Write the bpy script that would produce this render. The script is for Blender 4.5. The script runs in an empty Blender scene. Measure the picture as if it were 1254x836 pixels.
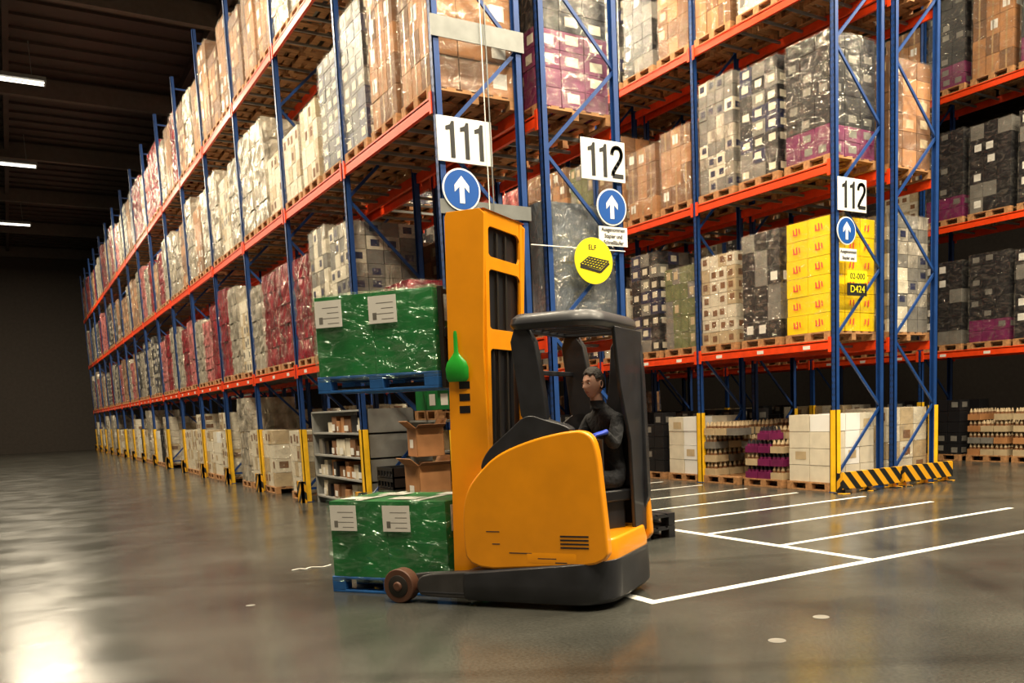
import bpy, bmesh, math, random
from mathutils import Vector, Matrix
random.seed(7)
scene = bpy.context.scene
COL = scene.collection
scene.view_settings.view_transform = 'Standard'

# ---------------------------------------------------------------- materials
MATS = {}
def mat(name, col, rough=0.5, metal=0.0, var=0.12, scale=6.0, bump=0.0, bscale=20.0, coat=0.0, stretch=(1,1,1), bdist=.03):
    m = bpy.data.materials.new(name); m.use_nodes = True
    nt = m.node_tree; b = nt.nodes['Principled BSDF']
    b.inputs['Roughness'].default_value = rough
    b.inputs['Metallic'].default_value = metal
    b.inputs['Coat Weight'].default_value = coat
    tc = nt.nodes.new('ShaderNodeTexCoord')
    mp = nt.nodes.new('ShaderNodeMapping'); mp.inputs['Scale'].default_value = stretch
    nt.links.new(tc.outputs['Object'], mp.inputs['Vector'])
    n = nt.nodes.new('ShaderNodeTexNoise'); n.inputs['Scale'].default_value = scale; n.inputs['Detail'].default_value = 5
    nt.links.new(mp.outputs['Vector'], n.inputs['Vector'])
    r = nt.nodes.new('ShaderNodeValToRGB')
    r.color_ramp.elements[0].position = 0.3; r.color_ramp.elements[1].position = 0.7
    c0 = [max(0, c*(1-var)) for c in col]; c1 = [min(1, c*(1+var)) for c in col]
    r.color_ramp.elements[0].color = (*c0, 1); r.color_ramp.elements[1].color = (*c1, 1)
    nt.links.new(n.outputs['Fac'], r.inputs['Fac'])
    nt.links.new(r.outputs['Color'], b.inputs['Base Color'])
    if bump > 0:
        n2 = nt.nodes.new('ShaderNodeTexNoise'); n2.inputs['Scale'].default_value = bscale; n2.inputs['Detail'].default_value = 4
        n2.inputs['Distortion'].default_value = 0.8
        nt.links.new(mp.outputs['Vector'], n2.inputs['Vector'])
        bp = nt.nodes.new('ShaderNodeBump'); bp.inputs['Strength'].default_value = bump; bp.inputs['Distance'].default_value = bdist
        nt.links.new(n2.outputs['Fac'], bp.inputs['Height']); nt.links.new(bp.outputs['Normal'], b.inputs['Normal'])
    MATS[name] = m
    return m

mat('rack_blue', (0.010, 0.050, 0.20), 0.4, 0.1)
mat('rack_orange', (0.78, 0.055, 0.006), 0.42)
mat('guard_yellow', (0.88, 0.50, 0.012), 0.45)
mat('galv', (0.22, 0.23, 0.22), 0.4, 0.5)
mat('wood', (0.38, 0.19, 0.075), 0.8, var=0.35, scale=3, stretch=(1, 6, 6))
mat('kraft', (0.38, 0.17, 0.06), 0.7, var=0.2, scale=3)
mat('kraft_dark', (0.18, 0.08, 0.03), 0.7, var=0.25, scale=3)
mat('tape', (0.42, 0.26, 0.12), 0.25)
mat('white_box', (0.66, 0.60, 0.47), 0.55, var=0.08)
mat('cream', (0.48, 0.37, 0.22), 0.55, var=0.12)
mat('grey_box', (0.17, 0.16, 0.14), 0.55, var=0.2)
mat('dark_box', (0.010, 0.010, 0.013), 0.4, var=0.4)
mat('navy_box', (0.012, 0.016, 0.06), 0.4)
mat('purple_box', (0.15, 0.009, 0.07), 0.45, var=0.25)
mat('maroon_box', (0.28, 0.012, 0.02), 0.45, var=0.25)
mat('olive_box', (0.13, 0.15, 0.06), 0.4, var=0.3)
mat('yellow_box', (0.90, 0.62, 0.004), 0.4, var=0.06)
mat('red_print', (0.72, 0.03, 0.05), 0.5)
mat('label', (0.76, 0.74, 0.68), 0.5, var=0.03)
mat('sign_white', (0.80, 0.80, 0.77), 0.4, var=0.02)
mat('sign_black', (0.01, 0.01, 0.01), 0.5)
mat('sign_blue', (0.01, 0.08, 0.34), 0.35, var=0.05)
mat('sign_yellow', (0.85, 0.74, 0.01), 0.4, var=0.04)
W_ = dict(bump=0.9, bscale=5, stretch=(1, 1, .4), bdist=.09)
mat('wrap_maroon', (0.24, 0.010, 0.022), 0.17, var=0.6, scale=4, **W_)
mat('wrap_pink', (0.50, 0.15, 0.15), 0.17, var=0.5, scale=4, **W_)
mat('wrap_silver', (0.52, 0.47, 0.38), 0.17, 0.3, var=0.5, scale=4, **W_)
mat('wrap_grey', (0.13, 0.15, 0.17), 0.2, 0.1, var=0.4, scale=3, **W_)
mat('truck_yellow', (0.88, 0.32, 0.004), 0.3, var=0.08, scale=3, coat=0.3)
mat('truck_dark', (0.018, 0.019, 0.023), 0.42, var=0.3, coat=0.1)
mat('truck_grey', (0.038, 0.036, 0.036), 0.5, var=0.3)
mat('steel_dark', (0.04, 0.036, 0.032), 0.45, 0.6)
mat('wheel_brown', (0.10, 0.042, 0.024), 0.5)
mat('green_load', (0.006, 0.17, 0.034), 0.4, var=0.25, scale=4)
mat('green_bright', (0.02, 0.36, 0.03), 0.3)
mat('pallet_blue', (0.012, 0.10, 0.32), 0.6, var=0.3)
mat('black_plastic', (0.010, 0.010, 0.012), 0.4)
mat('jacket', (0.007, 0.008, 0.011), 0.8, var=0.4, bump=0.6, bscale=14)
mat('skin', (0.55, 0.31, 0.22), 0.5, var=0.06)
mat('lip', (0.40, 0.16, 0.12), 0.5)
mat('hair', (0.02, 0.014, 0.010), 0.7, bump=0.5, bscale=60)
mat('eye_white', (0.7, 0.7, 0.68), 0.2)
mat('glove', (0.02, 0.06, 0.50), 0.5)
mat('paint_white', (0.80, 0.80, 0.74), 0.45, var=0.15, scale=9)
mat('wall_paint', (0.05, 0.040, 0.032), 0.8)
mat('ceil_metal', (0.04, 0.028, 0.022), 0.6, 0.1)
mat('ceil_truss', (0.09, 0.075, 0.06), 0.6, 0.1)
mat('shelf_grey', (0.34, 0.34, 0.32), 0.5, 0.1)

def film(name, tint, lo, hi, stretch=(1, 1, 1), haze=0.3, sc=5.0, dist=.08):
    m = bpy.data.materials.new(name); m.use_nodes = True
    nt = m.node_tree; L = nt.links
    nt.nodes.remove(nt.nodes['Principled BSDF']); out = nt.nodes['Material Output']
    gl = nt.nodes.new('ShaderNodeBsdfGlossy'); gl.inputs['Color'].default_value = (*tint, 1); gl.inputs['Roughness'].default_value = 0.14
    df = nt.nodes.new('ShaderNodeBsdfDiffuse'); df.inputs['Color'].default_value = (*tint, 1)
    m1 = nt.nodes.new('ShaderNodeMixShader'); m1.inputs['Fac'].default_value = haze
    L.new(gl.outputs[0], m1.inputs[1]); L.new(df.outputs[0], m1.inputs[2])
    tc = nt.nodes.new('ShaderNodeTexCoord'); mp = nt.nodes.new('ShaderNodeMapping'); mp.inputs['Scale'].default_value = stretch
    mp.inputs['Rotation'].default_value = (0.15, 0.12, 0)
    L.new(tc.outputs['Object'], mp.inputs['Vector'])
    n = nt.nodes.new('ShaderNodeTexNoise'); n.inputs['Scale'].default_value = 5; n.inputs['Detail'].default_value = 6; n.inputs['Distortion'].default_value = 1.5
    L.new(mp.outputs['Vector'], n.inputs['Vector'])
    mr = nt.nodes.new('ShaderNodeMapRange'); mr.inputs['From Min'].default_value = 0.45; mr.inputs['From Max'].default_value = 0.72
    mr.inputs['To Min'].default_value = lo; mr.inputs['To Max'].default_value = hi
    L.new(n.outputs['Fac'], mr.inputs['Value'])
    bp = nt.nodes.new('ShaderNodeBump'); bp.inputs['Strength'].default_value = 1.0; bp.inputs['Distance'].default_value = dist
    n2 = nt.nodes.new('ShaderNodeTexNoise'); n2.inputs['Scale'].default_value = sc; n2.inputs['Detail'].default_value = 4; n2.inputs['Distortion'].default_value = 1.0
    L.new(mp.outputs['Vector'], n2.inputs['Vector'])
    L.new(n2.outputs['Fac'], bp.inputs['Height']); L.new(bp.outputs['Normal'], gl.inputs['Normal'])
    tr = nt.nodes.new('ShaderNodeBsdfTransparent'); mx = nt.nodes.new('ShaderNodeMixShader')
    L.new(mr.outputs['Result'], mx.inputs['Fac']); L.new(tr.outputs[0], mx.inputs[1]); L.new(m1.outputs[0], mx.inputs[2])
    L.new(mx.outputs[0], out.inputs['Surface'])
    MATS[name] = m
film('film', (0.97, 0.92, 0.80), 0.05, 0.36, (1, 1, 1.8), haze=.15)
film('film_thin', (0.95, 0.90, 0.78), 0.02, 0.15, (1, 1, 1.8), haze=.1)
film('film_green', (0.70, 0.95, 0.74), 0.06, 0.34, (1, 1, 2.6), haze=0.12, sc=5, dist=.08)

def stripe_mat():
    m = bpy.data.materials.new('hazard_stripes'); m.use_nodes = True
    nt = m.node_tree; L = nt.links; b = nt.nodes['Principled BSDF']
    b.inputs['Roughness'].default_value = 0.45
    tc = nt.nodes.new('ShaderNodeTexCoord'); w = nt.nodes.new('ShaderNodeTexWave')
    w.bands_direction = 'DIAGONAL'; w.inputs['Scale'].default_value = 2.2
    L.new(tc.outputs['Object'], w.inputs['Vector'])
    r = nt.nodes.new('ShaderNodeValToRGB'); r.color_ramp.interpolation = 'CONSTANT'
    r.color_ramp.elements[0].color = (0.01, 0.01, 0.01, 1); r.color_ramp.elements[1].color = (0.75, 0.36, 0.01, 1); r.color_ramp.elements[1].position = 0.5
    L.new(w.outputs['Fac'], r.inputs['Fac']); L.new(r.outputs['Color'], b.inputs['Base Color'])
    MATS['hazard'] = m
stripe_mat()

def floor_mat():
    m = bpy.data.materials.new('floor_concrete'); m.use_nodes = True
    nt = m.node_tree; L = nt.links; b = nt.nodes['Principled BSDF']
    b.inputs['Specular IOR Level'].default_value = 0.32
    tc = nt.nodes.new('ShaderNodeTexCoord')
    def noise(scale, detail, dist=0, src=None):
        n = nt.nodes.new('ShaderNodeTexNoise'); n.inputs['Scale'].default_value = scale; n.inputs['Detail'].default_value = detail; n.inputs['Distortion'].default_value = dist
        L.new(src or tc.outputs['Object'], n.inputs['Vector']); return n
    def ramp(src, p0, c0, p1, c1):
        r = nt.nodes.new('ShaderNodeValToRGB'); r.color_ramp.elements[0].position = p0; r.color_ramp.elements[1].position = p1
        r.color_ramp.elements[0].color = (*c0, 1); r.color_ramp.elements[1].color = (*c1, 1); L.new(src, r.inputs['Fac']); return r.outputs['Color']
    def mul(a, c):
        x = nt.nodes.new('ShaderNodeMix'); x.data_type = 'RGBA'; x.blend_type = 'MULTIPLY'; x.inputs[0].default_value = 1
        L.new(a, x.inputs[6]); L.new(c, x.inputs[7]); return x.outputs[2]
    base = ramp(noise(.8, 10).outputs['Fac'], .3, (.030, .031, .027), .75, (.072, .072, .062))
    fine = ramp(noise(45, 4).outputs['Fac'], .3, (.7, .7, .7), .7, (1.25, 1.25, 1.25))
    col = mul(base, fine)
    for rot, sc, ds in ((2.1, .09, 5.0), (.6, .07, 6.0)):
        mp = nt.nodes.new('ShaderNodeMapping'); mp.inputs['Rotation'].default_value = (0, 0, rot); L.new(tc.outputs['Object'], mp.inputs['Vector'])
        w = nt.nodes.new('ShaderNodeTexWave'); w.inputs['Scale'].default_value = sc; w.inputs['Distortion'].default_value = ds; w.inputs['Detail'].default_value = 1.0; w.inputs['Detail Scale'].default_value = .5
        L.new(mp.outputs['Vector'], w.inputs['Vector'])
        col = mul(col, ramp(w.outputs['Fac'], .99, (1, 1, 1), 1.0, (.78, .78, .78)))
    L.new(col, b.inputs['Base Color'])
    n3 = noise(1.3, 7, .5)
    mr = nt.nodes.new('ShaderNodeMapRange'); mr.inputs['From Min'].default_value = .3; mr.inputs['From Max'].default_value = .7; mr.inputs['To Min'].default_value = 0.15; mr.inputs['To Max'].default_value = 0.25
    L.new(n3.outputs['Fac'], mr.inputs['Value']); L.new(mr.outputs['Result'], b.inputs['Roughness'])
    bp = nt.nodes.new('ShaderNodeBump'); bp.inputs['Strength'].default_value = 0.07; bp.inputs['Distance'].default_value = 0.02
    L.new(noise(5, 4).outputs['Fac'], bp.inputs['Height']); L.new(bp.outputs['Normal'], b.inputs['Normal'])
    MATS['floor'] = m
floor_mat()

def emis(name, col, s):
    m = bpy.data.materials.new(name); m.use_nodes = True
    b = m.node_tree.nodes['Principled BSDF']
    b.inputs['Base Color'].default_value = (*col, 1)
    b.inputs['Emission Color'].default_value = (*col, 1); b.inputs['Emission Strength'].default_value = s
    MATS[name] = m
emis('tube', (1.0, 0.93, 0.78), 4)

# ---------------------------------------------------------------- mesh builder
class MB:
    def __init__(s): s.v = []; s.f = []; s.m = []; s.names = []
    def mi(s, n):
        if n not in s.names: s.names.append(n)
        return s.names.index(n)
    def add(s, vs, fs, m):
        o = len(s.v); s.v += [tuple(p) for p in vs]; k = s.mi(m)
        for f in fs: s.f.append(tuple(o+i for i in f)); s.m.append(k)
    def box(s, x0, y0, z0, x1, y1, z1, m):
        if x0 > x1: x0, x1 = x1, x0
        if y0 > y1: y0, y1 = y1, y0
        if z0 > z1: z0, z1 = z1, z0
        s.add([(x0,y0,z0),(x1,y0,z0),(x1,y1,z0),(x0,y1,z0),(x0,y0,z1),(x1,y0,z1),(x1,y1,z1),(x0,y1,z1)],
              [(0,3,2,1),(4,5,6,7),(0,1,5,4),(1,2,6,5),(2,3,7,6),(3,0,4,7)], m)
    def bar(s, p0, p1, w, h, m, up=(0,0,1)):
        p0 = Vector(p0); p1 = Vector(p1); d = (p1-p0).normalized(); u = Vector(up)
        if abs(d.dot(u)) > 0.98: u = Vector((1,0,0))
        a = d.cross(u).normalized()*w/2; b = a.cross(d).normalized()*h/2
        vs = [p-a-b if k==0 else p+a-b if k==1 else p+a+b if k==2 else p-a+b for p in (p0,p1) for k in range(4)]
        s.add(vs, [(0,1,2,3),(7,6,5,4),(0,4,5,1),(1,5,6,2),(2,6,7,3),(3,7,4,0)], m)
    def cyl(s, p0, p1, r0, r1, n, m, caps=True):
        p0 = Vector(p0); p1 = Vector(p1); d = (p1-p0).normalized()
        u = Vector((0,0,1)) if abs(d.z) < 0.9 else Vector((1,0,0))
        a = d.cross(u).normalized(); b = d.cross(a)
        vs = []
        for p, r in ((p0,r0),(p1,r1)):
            for i in range(n):
                t = 2*math.pi*i/n; vs.append(p+a*math.cos(t)*r+b*math.sin(t)*r)
        fs = [(i,(i+1)%n,n+(i+1)%n,n+i) for i in range(n)]
        if caps: fs += [tuple(range(n-1,-1,-1)), tuple(range(n,2*n))]
        s.add(vs, fs, m)
    def prism(s, ring, vec, m):
        n = len(ring); vec = Vector(vec)
        vs = [Vector(p) for p in ring]+[Vector(p)+vec for p in ring]
        s.add(vs, [(i,(i+1)%n,n+(i+1)%n,n+i) for i in range(n)]+[tuple(range(n-1,-1,-1)), tuple(range(n,2*n))], m)
    def loft(s, rings, m, closed=False):
        n = len(rings[0]); vs = [p for r in rings for p in r]; fs = []; K = len(rings)
        for k in range(K if closed else K-1):
            k2 = (k+1) % K
            fs += [(k*n+i, k*n+(i+1)%n, k2*n+(i+1)%n, k2*n+i) for i in range(n)]
        if not closed:
            o = (K-1)*n
            fs += [tuple(range(n-1,-1,-1)), tuple(range(o, o+n))]
        s.add(vs, fs, m)
    def mesh(s, name, fix=True):
        me = bpy.data.meshes.new(name); me.from_pydata(s.v, [], s.f)
        for n in s.names: me.materials.append(MATS[n])
        me.polygons.foreach_set('material_index', s.m)
        if fix:
            bm = bmesh.new(); bm.from_mesh(me); bmesh.ops.recalc_face_normals(bm, faces=bm.faces); bm.to_mesh(me); bm.free()
        me.update(); return me
    def obj(s, name, parent=None, bevel=0, smooth=False, seg=2):
        me = s.mesh(name); o = bpy.data.objects.new(name, me); COL.objects.link(o)
        if parent: o.parent = parent
        if bevel:
            b = o.modifiers.new('b', 'BEVEL'); b.width = bevel; b.segments = seg; b.limit_method = 'ANGLE'; b.angle_limit = math.radians(40)
        if smooth:
            for p in me.polygons: p.use_smooth = True
            me.set_sharp_from_angle(angle=math.radians(38))
        return o
def empty(name, loc=(0,0,0), rz=0):
    e = bpy.data.objects.new(name, None); COL.objects.link(e); e.location = loc; e.rotation_euler = (0,0,rz); e.empty_display_size = .3
    return e
def chaikin(pts, it=2):
    for _ in range(it):
        q = []
        for i in range(len(pts)):
            a = Vector(pts[i]); b = Vector(pts[(i+1) % len(pts)])
            q += [a*.75+b*.25, a*.25+b*.75]
        pts = q
    return pts

# ---------------------------------------------------------------- camera
f_px = 1082.0; PX, PY = 712.0, 632.0
Yc = Vector((12-PX, PY-525, -f_px)).normalized()
Xc = Vector((2415-PX, PY-429, -f_px)); Xc = (Xc - Yc*Xc.dot(Yc)).normalized()
Zc = Xc.cross(Yc)
cd = bpy.data.cameras.new('camera'); cam = bpy.data.objects.new('camera', cd); COL.objects.link(cam)
cd.sensor_width = 36; cd.sensor_fit = 'HORIZONTAL'; cd.lens = f_px/1254*36
cd.shift_x = (627-PX)/1254; cd.shift_y = (PY-418)/1254
cd.clip_end = 300
cam.matrix_world = Matrix.Translation((0,0,1.6)) @ Matrix((Xc, Yc, Zc)).to_4x4()
scene.camera = cam

# ---------------------------------------------------------------- room
b = MB(); b.box(-7, -12, -0.2, 36, 68, 0, 'floor'); b.obj('floor')
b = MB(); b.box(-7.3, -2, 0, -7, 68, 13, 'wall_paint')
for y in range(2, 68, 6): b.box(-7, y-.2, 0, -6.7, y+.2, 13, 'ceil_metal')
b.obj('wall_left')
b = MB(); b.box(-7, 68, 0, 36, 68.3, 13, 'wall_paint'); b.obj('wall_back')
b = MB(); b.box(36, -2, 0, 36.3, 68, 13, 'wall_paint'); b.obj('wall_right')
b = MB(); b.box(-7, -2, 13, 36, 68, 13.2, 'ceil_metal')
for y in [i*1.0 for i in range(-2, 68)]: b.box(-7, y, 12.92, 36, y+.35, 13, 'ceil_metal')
b.obj('ceiling')
b = MB()
for y in range(3, 68, 8):
    b.box(-7, y-.12, 12.3, 36, y+.12, 12.9, 'ceil_truss')
for x in range(-4, 36, 5):
    b.box(x-.08, -2, 12.6, x+.08, 68, 12.85, 'ceil_metal')
b.obj('ceiling_beams')

# ---------------------------------------------------------------- racks
LV = [2.52, 5.32, 8.15]; BAY = 3.4; Y0 = 10.1
def rack(name, X0, X1, nb, protect='f', top=10.9):
    m = MB()
    for k in range(nb+1):
        y = Y0+k*BAY
        for X, sgn in ((X0, 1), (X1, -1)):
            xo = X; xi = X+sgn*.085
            m.box(xo, y-.05, 0.01, xo+sgn*.014, y+.05, top, 'rack_blue')
            m.box(xo, y-.05, 0.01, xi, y-.036, top, 'rack_blue')
            m.box(xo, y+.036, 0.01, xi, y+.05, top, 'rack_blue')
            m.box(xo-.03, y-.08, 0, xo+sgn*.12, y+.08, .012, 'rack_blue')
            if k < 2:
                z = .3
                while z < 9:
                    for yy in (-.026, .014): m.box(xo-sgn*.001, y+yy, z, xo, y+yy+.012, z+.035, 'sign_black')
                    z += .1
            if (X == X0 and 'f' in protect) or (X == X1 and 'r' in protect):
                o = -sgn*.02
                m.box(xo+o, y-.07, 0.01, xo+o+sgn*.015, y+.07, 1.37, 'guard_yellow')
                m.box(xo+o, y-.07, 0.01, xi, y-.055, 1.37, 'guard_yellow')
                m.box(xo+o, y+.055, 0.01, xi, y+.07, 1.37, 'guard_yellow')
        z = .25; side = 0
        xa, xb = X0+.04, X1-.04
        m.bar((xa, y, z), (xb, y, z), .035, .045, 'rack_blue')
        while z < top-1.3:
            if side == 0: m.bar((xa, y, z), (xb, y, z+1.15), .03, .045, 'rack_blue')
            else: m.bar((xb, y, z), (xa, y, z+1.15), .03, .045, 'rack_blue')
            z += 1.15; side ^= 1
        m.bar((xa, y, z), (xb, y, z), .035, .045, 'rack_blue')
    for k in range(nb):
        ya = Y0+k*BAY+.05; yb = ya+BAY-.1
        for z in LV:
            for X, sgn in ((X0, 1), (X1, -1)):
                m.box(X-sgn*.005, ya, z-.15, X+sgn*.045, yb, z-.02, 'rack_orange')
                m.box(X-sgn*.005, ya, z-.04, X+sgn*.03, yb, z, 'rack_orange')
                for yy in (ya-.008, yb-.052):
                    m.box(X-sgn*.018, yy, z-.2, X-sgn*.004, yy+.06, z+.05, 'rack_orange')
                if z < 3:
                    for q in range(3):
                        yl = ya+.45+q*1.1
                        m.box(X-sgn*.0075, yl, z-.125, X-sgn*.004, yl+.16, z-.065, 'label')
            for q in range(1, 6):
                yq = ya+(yb-ya)*q/6
                m.box(X0+.045, yq-.02, z-.09, X1-.045, yq+.02, z-.05, 'galv')
    return m.obj(name)
A0, A1 = 4.6, 5.8
B0, B1 = 6.05, 7.27
C0, C1 = 11.46, 12.66
D0, D1 = 12.92, 14.12
E0, E1 = 18.3, 19.5
rack('pallet_rack', A0, A1, 16)
rack('pallet_rack', B0, B1, 8, protect='r')
rack('pallet_rack', C0, C1, 7)
rack('pallet_rack', D0, D1, 4, protect='r')
rack('pallet_rack', E0, E1, 4)

def guard(x0, x1):
    m = MB()
    m.box(x0, -.06, .08, x1, 0, .36, 'hazard')
    for x in (x0+.08, (x0+x1)/2, x1-.08):
        m.box(x-.05, -.0, .0, x+.05, .1, .34, 'hazard')
        m.box(x-.09, -.1, 0, x+.09, .14, .015, 'hazard')
    o = m.obj('rack_end_guard', bevel=.006); o.location = (0, Y0-.26, 0)
guard(C0-.15, C1+.1); guard(A0-.1, A1+.05); guard(B0-.05, B1+.1); guard(D0-.05, D1+.1)
m = MB()
for k in range(1, 17):
    y = Y0+k*BAY
    m.box(A0-.12, y-.16, 0, A0-.07, y+.16, .4, 'hazard')
    m.box(A0-.12, y-.16, 0, A0-.03, y-.12, .4, 'hazard'); m.box(A0-.12, y+.12, 0, A0-.03, y+.16, .4, 'hazard')
m.obj('post_foot_guards')

# ---------------------------------------------------------------- goods
def pallet(m, W=1.0, D=1.16, z=0, mt='wood'):
    for x in (-D/2, -.05, D/2-.1):
        for y in (-W/2, -.07, W/2-.14):
            m.box(x, y, z+.022, x+.1, y+.14, z+.10, mt)
        m.box(x, -W/2, z, x+.1, W/2, z+.022, mt)
    for y in (-W/2, -.07, W/2-.14): m.box(-D/2, y, z+.10, D/2, y+.14, z+.122, mt)
    n = 6
    for i in range(n):
        x = -D/2+(D-.12)*i/(n-1); m.box(x, -W/2, z+.122, x+.12, W/2, z+.144, mt)

def shell(m, W, D, z0, z1, rng, mt, nx=6, nz=8, jit=.012, top=True):
    per = []
    def P(x, y): per.append((x, y))
    for i in range(nx): P(-D/2+D*i/nx, -W/2)
    for i in range(nx): P(D/2, -W/2+W*i/nx)
    for i in range(nx): P(D/2-D*i/nx, W/2)
    for i in range(nx): P(-D/2, W/2-W*i/nx)
    n = len(per); vs = []
    for k in range(nz+1):
        z = z0+(z1-z0)*k/nz
        sc = 1.0 - (.012 if k == nz else 0)
        for (x, y) in per:
            j = rng.uniform(-jit*.3, jit)
            r = math.hypot(x, y); vs.append((x*sc+x/r*j, y*sc+y/r*j, z))
    fs = [(k*n+i, k*n+(i+1)%n, (k+1)*n+(i+1)%n, (k+1)*n+i) for k in range(nz) for i in range(n)]
    if top: fs.append(tuple(nz*n+i for i in range(n)))
    m.add(vs, fs, mt)

def cartons(m, rng, W, D, z0, H, nx, ny, nz, mats, plab=.5, lab='label', tape=False, band=None, ragged=False, g=.006):
    dx, dy, dz = D/nx, W/ny, H/nz
    for i in range(nx):
        for j in range(ny):
            top = nz if not ragged else max(1, nz-rng.choice([0,0,1,1,2]))
            for k in range(top):
                if 0 < i < nx-1 and 0 < j < ny-1 and k < top-1: continue
                jx = rng.uniform(-.005,.005); jy = rng.uniform(-.005,.005)
                x0 = -D/2+i*dx+g+jx; x1 = x0+dx-2*g; y0 = -W/2+j*dy+g+jy; y1 = y0+dy-2*g; a = z0+k*dz+g*.6; c = a+dz-g*1.2
                mt = mats[min(len(mats)-1, k*len(mats)//nz) if band == 'rows' else rng.randrange(len(mats))]
                m.box(x0, y0, a, x1, y1, c, mt)
                e = .003
                if tape:
                    yc = (y0+y1)/2; xc = (x0+x1)/2
                    for xx in (x0-e, x1+e): m.add([(xx,yc-.02,a),(xx,yc+.02,a),(xx,yc+.02,c),(xx,yc-.02,c)], [(0,1,2,3)], 'tape')
                if lab and rng.random() < plab:
                    hw = dy*.26; hh = dz*.24; yc = (y0+y1)/2+rng.uniform(-.1,.1)*dy; zc = (a+c)/2+rng.uniform(-.1,.1)*dz
                    for xx in (x0-e, x1+e): m.add([(xx,yc-hw,zc-hh),(xx,yc+hw,zc-hh),(xx,yc+hw,zc+hh),(xx,yc-hw,zc+hh)], [(0,1,2,3)], lab)
                    hw = dx*.26; xc = (x0+x1)/2
                    for yy in (y0-e, y1+e): m.add([(xc-hw,yy,zc-hh),(xc+hw,yy,zc-hh),(xc+hw,yy,zc+hh),(xc-hw,yy,zc+hh)], [(0,1,2,3)], lab)

STK = {}
def variant(key, fn, seeds=2):
    STK[key] = []
    for s in range(seeds):
        rng = random.Random(s*13 + len(STK)*101)
        m = MB(); pallet(m); fn(m, rng); STK[key].append(m.mesh('goods_'+key, fix=False))
Wd, Dp = .98, 1.14
def std(H, nx, ny, nz, mats, wrap='film', **k):
    def fn(m, rng):
        cartons(m, rng, Wd-.03, Dp-.03, .146, H, nx, ny, nz, mats, **k)
        if wrap: shell(m, Wd, Dp, .10, .146+H+.012, rng, wrap)
    return fn
def wrapd(H, mt, split=5):
    def fn(m, rng):
        h = H/split
        for k in range(split):
            shell(m, Wd-.04+rng.uniform(-.03,.02), Dp-.04, .146+k*h+.004, .146+(k+1)*h-.004, rng, mt, nz=3, jit=.035)
        shell(m, Wd, Dp, .10, .146+H+.01, rng, 'film', jit=.02)
    return fn
variant('kraft', std(1.9, 3, 3, 5, ['kraft','kraft','kraft_dark'], tape=True, plab=.3))
variant('kraft_low', std(1.35, 3, 3, 4, ['kraft','kraft','kraft_dark'], tape=True, plab=.3))
variant('brown', std(1.75, 3, 3, 6, ['kraft_dark','kraft_dark','kraft'], tape=False, plab=.4, lab='cream'))
variant('white', std(1.85, 3, 4, 6, ['white_box','cream','white_box'], plab=.4, lab='grey_box'))
variant('white_low', std(1.2, 3, 4, 4, ['white_box','cream','white_box'], plab=.35, lab='kraft_dark'))
variant('black', std(1.85, 3, 3, 6, ['dark_box','dark_box','dark_box','grey_box'], plab=.3))
variant('blackwhite', std(1.9, 4, 3, 8, ['dark_box','dark_box','navy_box','grey_box'], plab=.7, lab='white_box'))
variant('purple', std(1.9, 3, 3, 8, ['purple_box','dark_box','dark_box','dark_box'], band='rows', plab=.45, lab='grey_box'))
variant('beige', std(1.65, 3, 4, 7, ['cream','white_box','white_box'], plab=.6, lab='kraft_dark'))
variant('olive', std(1.5, 3, 4, 5, ['olive_box','grey_box','olive_box'], plab=.4, lab='cream'))
variant('silver_grid', std(2.0, 4, 4, 9, ['grey_box','grey_box','wrap_silver','white_box'], plab=.4, lab='navy_box'))
variant('purplewhite', std(1.9, 3, 3, 8, ['purple_box','purple_box','dark_box','grey_box'], band='rows', plab=.7, lab='white_box'), 1)
variant('maroon', wrapd(1.95, 'wrap_maroon'))
variant('pink', wrapd(1.85, 'wrap_pink'))
variant('silver', wrapd(1.95, 'wrap_silver'))
variant('grey_sheet', wrapd(1.6, 'wrap_grey', 1), 1)
variant('maroon_low', wrapd(.7, 'wrap_maroon', 2), 1)
def yel(m, rng):
    cartons(m, rng, Wd-.02, Dp-.02, .146, 1.85, 3, 2, 6, ['yellow_box'], plab=0)
    for k in range(6):
        z = .146+1.85/6*(k+.5)
        for j in range(2):
            yc = -Wd/2+Wd/2*(j+.5)
            for xx in (-Dp/2-.006, Dp/2+.006):
                for q, hh in ((-.08,.05),(-.02,.065),(.05,.05)):
                    m.add([(xx,yc+q-.018,z-hh),(xx,yc+q+.010,z-hh+.01),(xx,yc+q+.022,z+hh),(xx,yc+q-.006,z+hh-.01)], [(0,1,2,3)], 'red_print')
                m.add([(xx,yc-.03,z-.065),(xx,yc+.07,z-.055),(xx,yc+.07,z-.035),(xx,yc-.03,z-.045)], [(0,1,2,3)], 'red_print')
        for i in range(3):
            xc = -Dp/2+Dp/3*(i+.5)
            for yy in (-Wd/2-.004, Wd/2+.004):
                for q, hh in ((-.08,.05),(0,.06)):
                    m.add([(xc+q-.016,yy,z-hh),(xc+q+.012,yy,z-hh+.01),(xc+q+.02,yy,z+hh),(xc+q-.008,yy,z+hh-.01)], [(0,1,2,3)], 'red_print')
    shell(m, Wd+.01, Dp+.01, .10, 2.01, rng, 'film_thin')
variant('yellow', yel, 1)
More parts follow.
